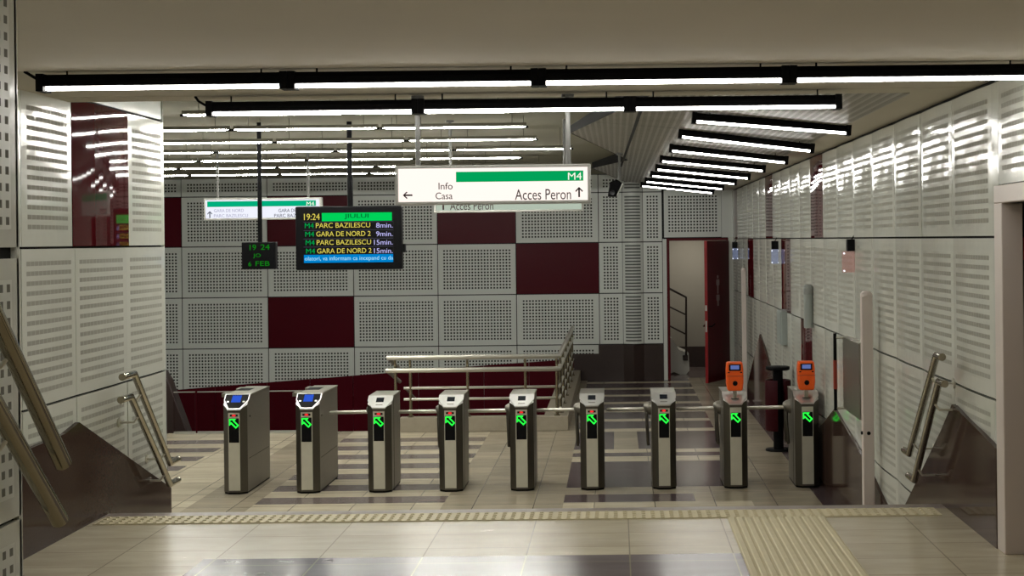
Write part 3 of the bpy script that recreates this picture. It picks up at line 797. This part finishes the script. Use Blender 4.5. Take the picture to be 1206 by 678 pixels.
# ------------------------------------------------------------------ stair handrails
def handrail(label, rails, xwall, cat='handrail', r=.024, fr=(.18, .85)):
    base = Vector(rails[0][0]); base.z = 0
    t = thing('handrail', (base.x, base.y, rails[0][0][2] - .9), label, cat, 'handrails on the stairs')
    org = Vector(t.location)
    for pts in rails:
        mb = MB(); mb.tube([Vector(p) - org for p in pts], r, M['rail'], 18)
        ro = mb.build('rail', t)
        for k in (1, 2):
            a, b = Vector(pts[1]), Vector(pts[2])
            q = a.lerp(b, fr[k - 1])
            sgn = 1 if xwall > q.x else -1
            mb = MB(); mb.tube([q - org + Vector((0, 0, -.02)), q - org + Vector((sgn * .03, 0, -.06)), Vector((xwall, q.y, q.z - .06)) - org], .008, M['rail_light'], 10)
            w = Vector((xwall - sgn * .012, q.y, q.z - .06)) - org
            mb.tube([w, w + Vector((sgn * .012, 0, 0))], .032, M['rail_light'], 16); mb.build('bracket', t)
    return t
def railpts(up, lo, X, ext=.12, ext_in=.12):
    """upper and lower bend of a rail given in the frame, on the plane at X"""
    out = []
    for (px, py) in (up, lo):
        dx, dy = px - CX, CY - py
        u = dx * CR + dy * SR
        Y = X * F / u
        out.append(P(px, py, Y))
    a, b = out
    return [a + Vector((0, -ext, 0)), a, b, b + Vector((0, ext_in, 0))]
handrail('pair of steel handrails on the white left wall beyond the stair edge', [railpts((158, 440), (200, 545), -3.28, .24, .20), railpts((154, 467), (200, 570), -3.28, .2, .20)], XL + .0)
handrail('pair of steel handrails on the right wall in front of the brown granite peak', [railpts((1103, 418), (1071, 534), 2.03, .16, .18), railpts((1106, 449), (1077, 565), 2.03, .16, .20)], XR)
def bigpts(up, lo, X):
    q = railpts(up, lo, X)
    a, b = q[1], q[2]
    d = (a - b)
    return [a + d * .35, a + d * .34, b, b - d * .004]
handrail('pair of large steel handrails at the left edge close to the camera', [bigpts((0, 385), (74, 545), -1.97), bigpts((0, 487), (70, 612), -1.97)], -2.10, r=.030, fr=(.08, .36))

# ------------------------------------------------------------------ stairwell kerb, guardrail, glass
mb = MB()
mb.box(-3.0, -.68, Y_PIT - .2, Y_PIT, -.0, .2, M['concrete'])
mb.box(-1.02, -.68, Y_PIT, YB - .04, -.2, .2, M['concrete'])
struct(mb.build('trim_3', bevel=.008), 'low cream stone kerb around the stairwell opening', 'kerb')
GY = Y_PIT - .1
t = thing('guardrail', (-.8, GY, .2), 'tubular steel guardrail on the stone kerb around the stairwell', 'guardrail')
org = Vector(t.location)
hs = [(1.025, .034, -.06), (.855, .034, -.10), (.60, .019, 0), (.445, .019, 0), (.27, .019, 0)]
x0s = [-3.17, -3.18, -2.95, -2.95, -2.95]
for (h, r, dy), xl in zip(hs, x0s):
    pts = [Vector((xl, GY + dy, h)), Vector((-.80 - dy * 0, GY + dy, h)), Vector((-.80, GY + dy + .05, h + .0)), Vector((-.80, YB - .5, h))]
    mb = MB(); mb.tube([p - org for p in pts], r, M['rail_light'], 14)
    if h > .5:
        mb.tube([Vector((xl + .02, GY + dy, h)) - org, Vector((xl + .04, GY + .9, h - .25)) - org], r * .8, M['rail_light'], 12)
    mb.build('rail', t)
for px in (466, 483.6, 551, 619, 656):
    x = P(px, 460, GY).x
    mb = MB(); mb.tube([Vector((x, GY, .2)) - org, Vector((x, GY, .82)) - org, Vector((x, GY - .05, 1.0)) - org], [.022, .022, .016], M['rail'], 12)
    mb.tube([Vector((x, GY, .2)) - org, Vector((x, GY, .215)) - org], .045, M['rail'], 14); mb.build('post', t)
for k in range(6):
    y = GY + .35 + k * 1.1
    mb = MB(); mb.tube([Vector((-.80, y, .2)) - org, Vector((-.80, y, .86)) - org, Vector((-.80, y, 1.0)) - org], [.022, .022, .016], M['rail'], 12)
    mb.tube([Vector((-.80, y, .2)) - org, Vector((-.80, y, .215)) - org], .045, M['rail'], 14); mb.build('post', t)
for k, (a, b, lab) in enumerate(((205, 230, 'clear glass barrier pane at the stairwell edge beside the left wall end'), (233, 300, 'clear glass barrier pane at the stairwell edge behind the first ticket gate'), (303, 368, 'clear glass barrier pane at the stairwell edge between the two long ticket gates'))):
    p0, p1 = P(a, 500, Y_PIT - .05), P(b, 500, Y_PIT - .05)
    t = thing('glass_barrier', ((p0.x + p1.x) / 2, Y_PIT - .05, 0), lab, 'glass barrier', 'glass panes at the stairwell edge')
    w = (p1.x - p0.x) / 2
    box(-w, w, -.006, .006, .03, .57, M['glass']).build('glass_pane', t)
    box(-w, w, -.009, .009, .57, .582, M['alu']).build('top_edge', t)
    box(-w, w, -.02, .02, 0, .03, M['alu']).build('base_channel', t)
# leaning dark parapet of the stairs going down at the left
mb = MB()
pp = [P(x, y, 22.0) for x, y in ((191, 436), (198, 447), (222, 512), (206, 530), (191, 530))]
mb.prism([(p.x, p.z) for p in pp], lambda a, b, d: (a, d, b), 22.0, 22.25, M['granite_dark'])
tag(mb.build('stair_parapet', bevel=.02), 'dark slanted stair parapet in the stairwell beside the left wall end', 'parapet')

# ------------------------------------------------------------------ signs and screens
def sign(name, px0, px1, py0, py1, Y, label, face, poles, ztop, depth=.12, frame=.012):
    c = P((px0 + px1) / 2, (py0 + py1) / 2, Y)
    t = thing(name, c, label, 'sign', 'hanging light box signs')
    w, h = (px1 - px0) * Y / F / 2, (py1 - py0) * Y / F / 2
    mb = MB()
    f = frame
    mb.box(-w, w, 0, depth, h - f, h, M['alu']); mb.box(-w, w, 0, depth, -h, -h + f, M['alu'])
    mb.box(-w, -w + f, 0, depth, -h + f, h - f, M['alu']); mb.box(w - f, w, 0, depth, -h + f, h - f, M['alu'])
    mb.build('frame', t, bevel=.003)
    fc = box(-w + f, w - f, .006, depth - .006, -h + f, h - f, face).build('light_panel', t)
    for x in poles:
        q = P(x, py0, Y).x - c.x
        mb = MB(); mb.tube([(q, depth / 2, h - .003), (q, depth / 2, ztop(q + c.x) - c.z)], .016, M['pole_grey'], 14)
        mb.tube([(q, depth / 2, ztop(q + c.x) - c.z - .02), (q, depth / 2, ztop(q + c.x) - c.z)], .04, M['pole_grey'], 14); mb.build('pole', t)
    return t, fc, c
def arrow(mb, cx, cz, s, ang, y, m):
    """plain arrow: shaft and two barbs"""
    R = lambda a, b: (cx + (a * math.cos(ang) - b * math.sin(ang)) * s, cz + (a * math.sin(ang) + b * math.cos(ang)) * s)
    for poly in ([(-1, -.17), (.85, -.17), (.85, .17), (-1, .17)], [(1, 0), (.25, .75), (.0, .62), (.68, 0)], [(1, 0), (.68, 0), (.0, -.62), (.25, -.75)]):
        mb.prism([R(a, b) for a, b in poly], lambda a, b, d: (a, y - d, b), 0, .002, m)
YS = 8.85
low = lambda x: Z_LOW
t, fc, c = sign('hanging_sign', 465.5, 695.5, 194, 240, YS, 'bright white light box sign with green M4 bar and Acces Peron, above the ticket gates', M['sign_white'], (491, 669), low, frame=.018)
fw = c + Vector((0, .006, 0))
rect_px(537, 687, 201.5, 213.5, YS + .003, YS + .008, M['sign_green'], c).build('colour_bar', t)
text_px('M4', 669, 685, 203, 211.5, YS + .002, M['sign_letter_white'], t, origin=c)
text_px('Info', 516.5, 533, 215, 223, YS + .004, M['sign_ink'], t, origin=c)
text_px('Casa', 513, 533, 226.5, 234.5, YS + .004, M['sign_ink'], t, origin=c)
text_px('Acces Peron', 606.5, 672.5, 222.5, 235, YS + .004, M['sign_ink'], t, origin=c)
mb = MB()
q = P(480, 229.8, YS) - c; arrow(mb, q.x, q.z, 5.6 * YS / F, math.pi, .005, M['sign_ink'])
q = P(682, 226, YS) - c; arrow(mb, q.x, q.z, 6 * YS / F, math.pi / 2, .005, M['sign_ink'])
mb.build('arrow_marking', t)
hi = lambda x: Z_HIGH
Y = 14.5
t, fc, c = sign('hanging_sign', 511, 687, 219, 249.5, Y, 'dim pale green light box sign mostly hidden behind the bright Acces Peron sign', M['sign_dim'], (530, 665), lambda x: Z_HIGH if x < -.6 else zm(x) + .1, frame=.02)
text_px('Acces Peron', 530, 581, 237.5, 247, Y + .004, M['sign_ink'], t, origin=c)
mb = MB(); q = P(522, 241, Y) - c; arrow(mb, q.x, q.z, 6 * Y / F, math.pi / 2, .005, M['sign_ink']); mb.build('arrow_marking', t)
rect_px(528, 680, 222, 230, Y + .003, Y + .008, M['sign_green_cold'], c).build('colour_bar', t)
Y = 18.7
t, fc, c = sign('hanging_sign', 240, 378, 233, 258.5, Y, 'white light box sign with green bar at the left, partly behind the departure screen', M['sign_white_cold'], (255, 362), hi, frame=.022)
rect_px(244, 372, 236.5, 243, Y + .003, Y + .008, M['sign_green_cold'], c).build('colour_bar', t)
text_px('GARA DE NORD', 252, 287, 246, 249.6, Y + .004, M['sign_ink_faint'], t, origin=c)
text_px('PARC BAZILESCU', 252, 292, 252, 255.6, Y + .004, M['sign_ink_faint'], t, origin=c)
text_px('GARA DE NORD', 328, 365, 245.6, 249.6, Y + .004, M['sign_ink_mid'], t, origin=c)
text_px('PARC BAZILESCU', 323, 366, 251.6, 255.6, Y + .004, M['sign_ink_mid'], t, origin=c)
text_px('M4', 361, 370, 237.4, 242, Y + .002, M['sign_letter_white'], t, origin=c)
mb = MB(); q = P(247, 252.5, Y) - c; arrow(mb, q.x, q.z, 4 * Y / F, math.pi / 2, .005, M['sign_ink_mid']); mb.build('arrow_marking', t)

# departure screen
Y = 14.5
c = P(410.5, 280, Y)
t = thing('departure_screen', c, 'black departure screen listing trains in yellow, hanging from a black pole', 'display screen')
mb = rect_px(348, 473, 242.5, 317.5, Y, Y + .12, M['black_plastic'], c); mb.build('casing', t, bevel=.012)
rect_px(474, 477, 287, 297, Y + .03, Y + .10, M['black_plastic'], c).build('side_bracket', t)
sc = rect_px(357, 463.5, 250, 309, Y - .004, Y + .01, M['black_plastic'], c).build('screen', t)
rect_px(379, 461.5, 250.3, 260, Y - .007, Y - .003, M['tv_green'], c).build('title_bar', sc)
rect_px(358, 463, 299.5, 309, Y - .007, Y - .003, M['tv_blue'], c).build('news_bar', sc)
for yy in (260.8, 270.6, 280.5, 290):
    rect_px(357.5, 463, yy, yy + .7, Y - .006, Y - .003, M['tv_line'], c).build('row_line', sc)
k = Y - .007
text_px('19:24', 358, 376.5, 251.5, 259, k, M['tv_yellow'], sc, origin=c)
text_px('JIULUI', 405.5, 434, 251.6, 258, k - .002, M['tv_darkgreen'], sc, origin=c, bold=.01)
for n, (dest, tm) in enumerate((('PARC BAZILESCU', '8min.'), ('GARA DE NORD 2', '9min.'), ('PARC BAZILESCU', '15min.'), ('GARA DE NORD 2', '15min.'))):
    y0 = 262.2 + n * 10.0; y1 = y0 + 5.8; xo = n * .5
    text_px('M4', 359 + xo, 369.5 + xo, y0 + .5, y1 + .5, k, M['tv_text_green'], sc, origin=c)
    text_px(dest, 372 + xo, 436 + xo, y0, y1, k, M['tv_yellow'], sc, origin=c)
    text_px(tm, (443 if n < 2 else 440.5), 462.5, y0, y1, k, M['tv_lilac'], sc, origin=c)
text_px('olatori, va informam ca incepand cu da', 359, 463, 301.4, 307.6, k - .002, M['tv_cyan'], sc, origin=c)
q = P(411, 242, Y) - c
mb = MB(); mb.tube([(q.x, .06, q.z - .01), (q.x, .06, Z_HIGH - c.z + .004)], .026, M['black'], 14); mb.build('hanging_pole', t)
# clock
c = P(304.5, 301, Y)
t = thing('digital_clock', c, 'small black digital clock with green digits hanging left of the departure screen', 'clock')
mb = rect_px(284.5, 324.5, 285, 317, Y, Y + .1, M['black_plastic'], c); mb.build('casing', t, bevel=.008)
for s, a, b, y0, y1 in (('19', 294, 301.5, 288, 294.5), ('24', 307, 317.5, 287.6, 294), ('JO', 298, 307, 298.5, 304), ('6', 292.5, 296, 308, 313.5), ('FEB', 301, 317.5, 307.4, 313)):
    text_px(s, a, b, y0, y1, Y - .002, M['clock_green'], t, origin=c)
q = P(305, 285, Y) - c
mb = MB(); mb.tube([(q.x, .05, q.z - .01), (q.x, .05, Z_HIGH - c.z)], .022, M['black'], 14); mb.build('pole', t)

# CCTV camera
Y = 18.1
c = P(724, 222, Y)
t = thing('security_camera', c, 'black security camera hanging under the metal ceiling beside the Acces Peron sign', 'security camera')
mb = MB()
mb.prism([(-.09, -.10), (.02, -.10), (.10, .06), (.03, .11), (-.06, .08)], lambda a, b, d: (a, d, b), -.12, .16, M['black']); mb.build('housing', t, bevel=.012)
mb = MB(); mb.prism([(.022, -.09), (.035, -.08), (.112, .065), (.098, .07)], lambda a, b, d: (a, d, b), -.13, .17, M['alu']); mb.build('sun_shield', t)
mb = MB(); mb.tube([(-.03, -.135, -.05), (-.03, -.115, -.05)], .035, M['lens'], 16); mb.build('lens', t)
q = P(730, 215, Y) - c
mb = MB(); mb.tube([(q.x - .01, .02, .09), (q.x, .02, zm(q.x + c.x) - c.z)], .017, M['pole_grey'], 12); mb.tube([(q.x, .02, zm(q.x + c.x) - c.z - .03), (q.x, .02, zm(q.x + c.x) - c.z)], .045, M['pole_grey'], 14); mb.build('mount_pole', t)

# ------------------------------------------------------------------ toilet door and the room behind it
mb = MB()
mb.box(.875, .945, YB - .04, YB + .22, 0, 2.62, M['back_white'])
mb.box(.945, 1.0, YB - .02, YB + .22, 0, 2.60, M['door_red'])
mb.box(.945, 2.10, YB - .02, YB + .22, 2.585, 2.63, M['door_red'])
mb.box(2.06, 2.10, YB - .02, YB + .22, 0, 2.60, M['door_red'])
struct(mb.build('trim_4'), 'dark red and white door frame around the toilet doorway at the back right', 'door frame')
d = bpy.data.objects.new('door_1', None); C.objects.link(d); d.location = (2.06, YB - .02, .02)
struct(d, 'open dark red door with pale pictograms at the back right', 'door')
hinge = math.radians(-90 + 22)
lead = P(830.5, 400, 25.95)
ang = math.atan2(lead.y - d.location.y, lead.x - d.location.x)
Ld = math.hypot(lead.y - d.location.y, lead.x - d.location.x)
d.rotation_euler = (0, 0, ang)
mb = MB(); mb.box(0, Ld - .02, -.0, .05, 0, 2.56, M['door_red']); mb.build('leaf', d)
mb = MB(); mb.box(Ld - .02, Ld, -.001, .051, 0, 2.56, M['door_edge']); mb.build('edge_strip', d)
mb = MB()
mb.box(Ld - .001, Ld + .002, .008, .042, 1.30, 1.40, M['alu']); mb.box(Ld - .001, Ld + .002, .008, .042, .92, 1.12, M['alu']); mb.build('lock_plate', d)
mb = MB(); mb.tube([(Ld - .07, .0, 1.02), (Ld - .07, -.06, 1.02), (Ld - .2, -.06, 1.06)], .012, M['black'], 8); mb.tube([(Ld - .07, .05, 1.02), (Ld - .07, .11, 1.02), (Ld - .2, .11, 1.06)], .012, M['black'], 8); mb.build('handle', d)
# pictograms on the visible face of the leaf
mb = MB()
yf = .053 if math.cos(ang) < 0 else -.003
xm = Ld * .53
for zz in (1.80, 1.52):
    mb.tube([(xm, yf - .002, zz + .10), (xm, yf + .002, zz + .10)], .03, M['pictogram'], 14)
    mb.box(xm - .045, xm + .045, yf - .002, yf + .002, zz - .06, zz + .055, M['pictogram'])
    mb.box(xm - .07, xm - .052, yf - .002, yf + .002, zz - .05, zz + .05, M['pictogram']); mb.box(xm + .052, xm + .07, yf - .002, yf + .002, zz - .05, zz + .05, M['pictogram'])
    mb.box(xm - .03, xm - .005, yf - .002, yf + .002, zz - .15, zz - .06, M['pictogram']); mb.box(xm + .005, xm + .03, yf - .002, yf + .002, zz - .15, zz - .06, M['pictogram'])
mb.build('pictogram', d)
mb = MB()
R0, R1, RY = .2, 2.35, YB + 2.6
mb.box(R0 - .1, R0, YB + .2, RY, -.02, 3.0, M['room_wall']); mb.box(R1, R1 + .1, YB + .2, RY, -.02, 3.0, M['room_wall'])
mb.box(R0 - .1, R1 + .1, RY, RY + .1, -.02, 3.0, M['room_wall']); mb.box(R0 - .1, R1 + .1, YB + .2, RY, 2.95, 3.05, M['room_wall'])
mb.box(R0 - .1, R1 + .1, YB + .2, RY + .1, -.1, -.001, M['floor_grey'])
mb.box(R0, R1, RY - .02, RY, 0, .42, M['granite_dark'])
struct(mb.build('wall_inner_room'), 'pale plaster walls of the small room behind the open red door', 'wall')
ld = bpy.data.lights.new('room_lamp', 'AREA'); ld.energy = 16; ld.size = .5; ld.color = (1, .93, .82)
lo = bpy.data.objects.new('room_lamp', ld); C.objects.link(lo); lo.location = (1.5, YB + 1.6, 2.9)
Yst = YB + 1.0
t = thing('staircase', (1.0, Yst, 0), 'small white staircase with dark railing inside the room behind the red door', 'staircase')
g = lambda x, y: (P(x, y, Yst).x - 1.0, P(x, y, Yst).z)
mb = MB(); mb.prism([g(770, 447), g(794, 438), g(806, 443), g(812, 436), g(811, 416), g(800, 412), g(791, 398), g(770, 390)], lambda a, b, dd: (a, dd, b), .0, .9, M['enamel']); mb.build('flight', t)
def rl(*pp): return [(g(x, y)[0], -.02, g(x, y)[1]) for x, y in pp]
mb = MB(); mb.tube(rl((770, 331), (791, 341), (808, 350), (808, 420)), .022, M['dark_rail'], 10)
mb.tube(rl((770, 352), (807, 370)), .016, M['dark_rail'], 8); mb.tube(rl((770, 374), (807, 393)), .016, M['dark_rail'], 8); mb.build('railing', t)
mb = MB(); q = g(807, 421); mb.box(q[0] - .05, q[0] + .05, -.06, .02, q[1] - .05, q[1] + .05, M['dark_rail']); mb.build('fixing_plate', t)

# ------------------------------------------------------------------ things on the right wall
t = thing('lift_post', (XR - .11, 11.95, 0), 'pale square post standing by the right wall in front of the steel cabinet', 'post', 'platform lift posts')
box(-.045, .045, -.045, .045, 0, 2.13, M['white_post']).build('shaft', t, bevel=.006)
mb = MB(); mb.tube([(0, 0, 2.128), (0, 0, 2.15), (0, 0, 2.17)], [.05, .05, .03], M['white_post'], 14); mb.build('top_cap', t)
mb = MB(); mb.tube([(-.045, -.02, 1.0), (-.06, -.02, 1.0)], .014, M['black'], 10); mb.tube([(0, -.045, 1.0), (0, -.05, 1.0)], .016, M['black'], 10); mb.build('lock', t)
box(-.07, .07, -.07, .07, 0, .015, M['white_post']).build('base_plate', t)
t = thing('lift_post', (XR - .13, 23.2, 0), 'thin pale post by the right wall beside the open red door', 'post', 'platform lift posts')
box(-.035, .035, -.035, .035, 0, 2.1, M['white_post']).build('shaft', t, bevel=.006)
mb = MB(); mb.tube([(0, 0, 2.098), (0, 0, 2.14)], [.04, .03], M['white_post'], 12); mb.build('top_cap', t)
box(-.06, .06, -.06, .06, 0, .015, M['white_post']).build('base_plate', t)

def wallY(px): return XR * F / (px - CX)
t = thing('steel_cabinet', (XR - .03, 12.9, 1.0), 'flat brushed steel cabinet on the right wall behind the pale post', 'cabinet')
box(-.05, .0, -.45, .45, .03, .71, M['steel']).build('body', t, bevel=.006)
box(-.062, -.05, -.44, .44, .04, .70, M['steel']).build('door', t, bevel=.004)
t = thing('barrier_pole', (XR - .14, 13.5, 1.0), 'black and orange pole beside the steel cabinet on the right wall', 'pole')
mb = MB(); mb.tube([(0, 0, .0), (0, 0, .72)], .016, M['black'], 12); mb.build('shaft', t)
mb = MB(); mb.tube([(0, 0, .2), (0, 0, .47)], .019, M['stick_orange'], 12); mb.build('sleeve', t)
mb = MB(); mb.tube([(0, 0, .02), (.14, 0, .02)], .012, M['rail_light'], 8); mb.tube([(0, 0, .68), (.14, 0, .68)], .012, M['rail_light'], 8); mb.build('bracket', t)
Yg = 18.6
t = thing('junction_box', (XR - .035, Yg, 1.25), 'narrow pale grey box on the right wall under the lower red panel', 'junction box')
box(-.05, .03, -.24, .24, 0, .44, M['skid_blue']).build('body', t, bevel=.008)
box(-.056, -.05, -.22, .22, .02, .42, M['skid_blue']).build('cover', t, bevel=.004)
t = thing('wall_lamp', (XR - .06, 15.95, 1.62), 'short pale vertical tube on the right wall above the orange validator', 'wall fitting')
mb = MB(); mb.tube([(0, 0, .0), (0, 0, .38)], .05, M['skid_blue'], 14); mb.build('tube', t)
mb = MB(); mb.tube([(0, 0, .37), (0, 0, .45), (0, 0, .48)], [.056, .056, .035], M['wall_grey'], 14); mb.build('top_cap', t)
def exit_glow(px, Y, acr, label, s=1.0):
    c = P(px, 288.5, Y)
    t = thing('emergency_light', c, label, 'emergency light', 'emergency lights on the right wall seam')
    mb = MB(); mb.box(-.045, .045, -.04, .04, -.055, .055, M['black_plastic']); mb.tube([(0, 0, .05), (.03, 0, .10)], .006, M['black'], 8); mb.build('mount_housing', t, bevel=.006)
    box(-.09 * s, .11 * s, -.004, .004, -.25, -.055, acr).build('acrylic_plate', t)
    mb = MB()
    for x in (-.07 * s, .09 * s):
        for z in (-.075, -.235): mb.tube([(x, -.008, z), (x, .008, z)], .008, M['spark'], 8)
    mb.build('fixing_dot', t)
exit_glow(1003, 13.2, M['acrylic_red'], 'small emergency light with pink acrylic plate hanging on the right wall', 1.0)
exit_glow(912.5, 19.3, M['acrylic_blue'], 'small emergency light with bluish acrylic plate farther along the right wall', .55)
exit_glow(865.5, 25.4, M['acrylic_blue'], 'tiny emergency light at the far end of the right wall beside the red door', .5)
q = P(1205, 293, 8.18)
t = thing('fire_alarm', (q.x + .02, 8.2, q.z), 'dark red fire alarm box on the tan wall at the right edge', 'fire alarm')
box(-.035, .06, -.05, .02, -.06, .065, M['alarm_red']).build('case', t, bevel=.006)
box(-.02, .045, -.054, -.049, -.03, .035, M['black_plastic']).build('call_button', t)

# ------------------------------------------------------------------ camera, world, view
cam = bpy.data.cameras.new('camera'); co = bpy.data.objects.new('camera', cam); C.objects.link(co)
cam.sensor_width = 36; cam.lens = F / 1206 * 36
cam.shift_x = (603 - CX) / 1206; cam.shift_y = (CY - 339) / 1206
cam.clip_start = .05; cam.clip_end = 200
co.matrix_world = Matrix.Translation((0, 0, EYE)) @ Matrix.Rotation(math.radians(90), 4, 'X') @ Matrix.Rotation(-ROLL, 4, 'Z')
s = bpy.context.scene; s.camera = co
w = bpy.data.worlds.new('world'); s.world = w; w.use_nodes = True
w.node_tree.nodes['Background'].inputs['Color'].default_value = (0.5, .48, .42, 1)
w.node_tree.nodes['Background'].inputs['Strength'].default_value = 0.02
s.view_settings.view_transform = 'Standard'; s.view_settings.look = 'None'
s.view_settings.gamma = 1.0; s.view_settings.use_curve_mapping = False
s.view_settings.exposure = 0.0
s.cycles.diffuse_bounces = 8; s.cycles.max_bounces = 14
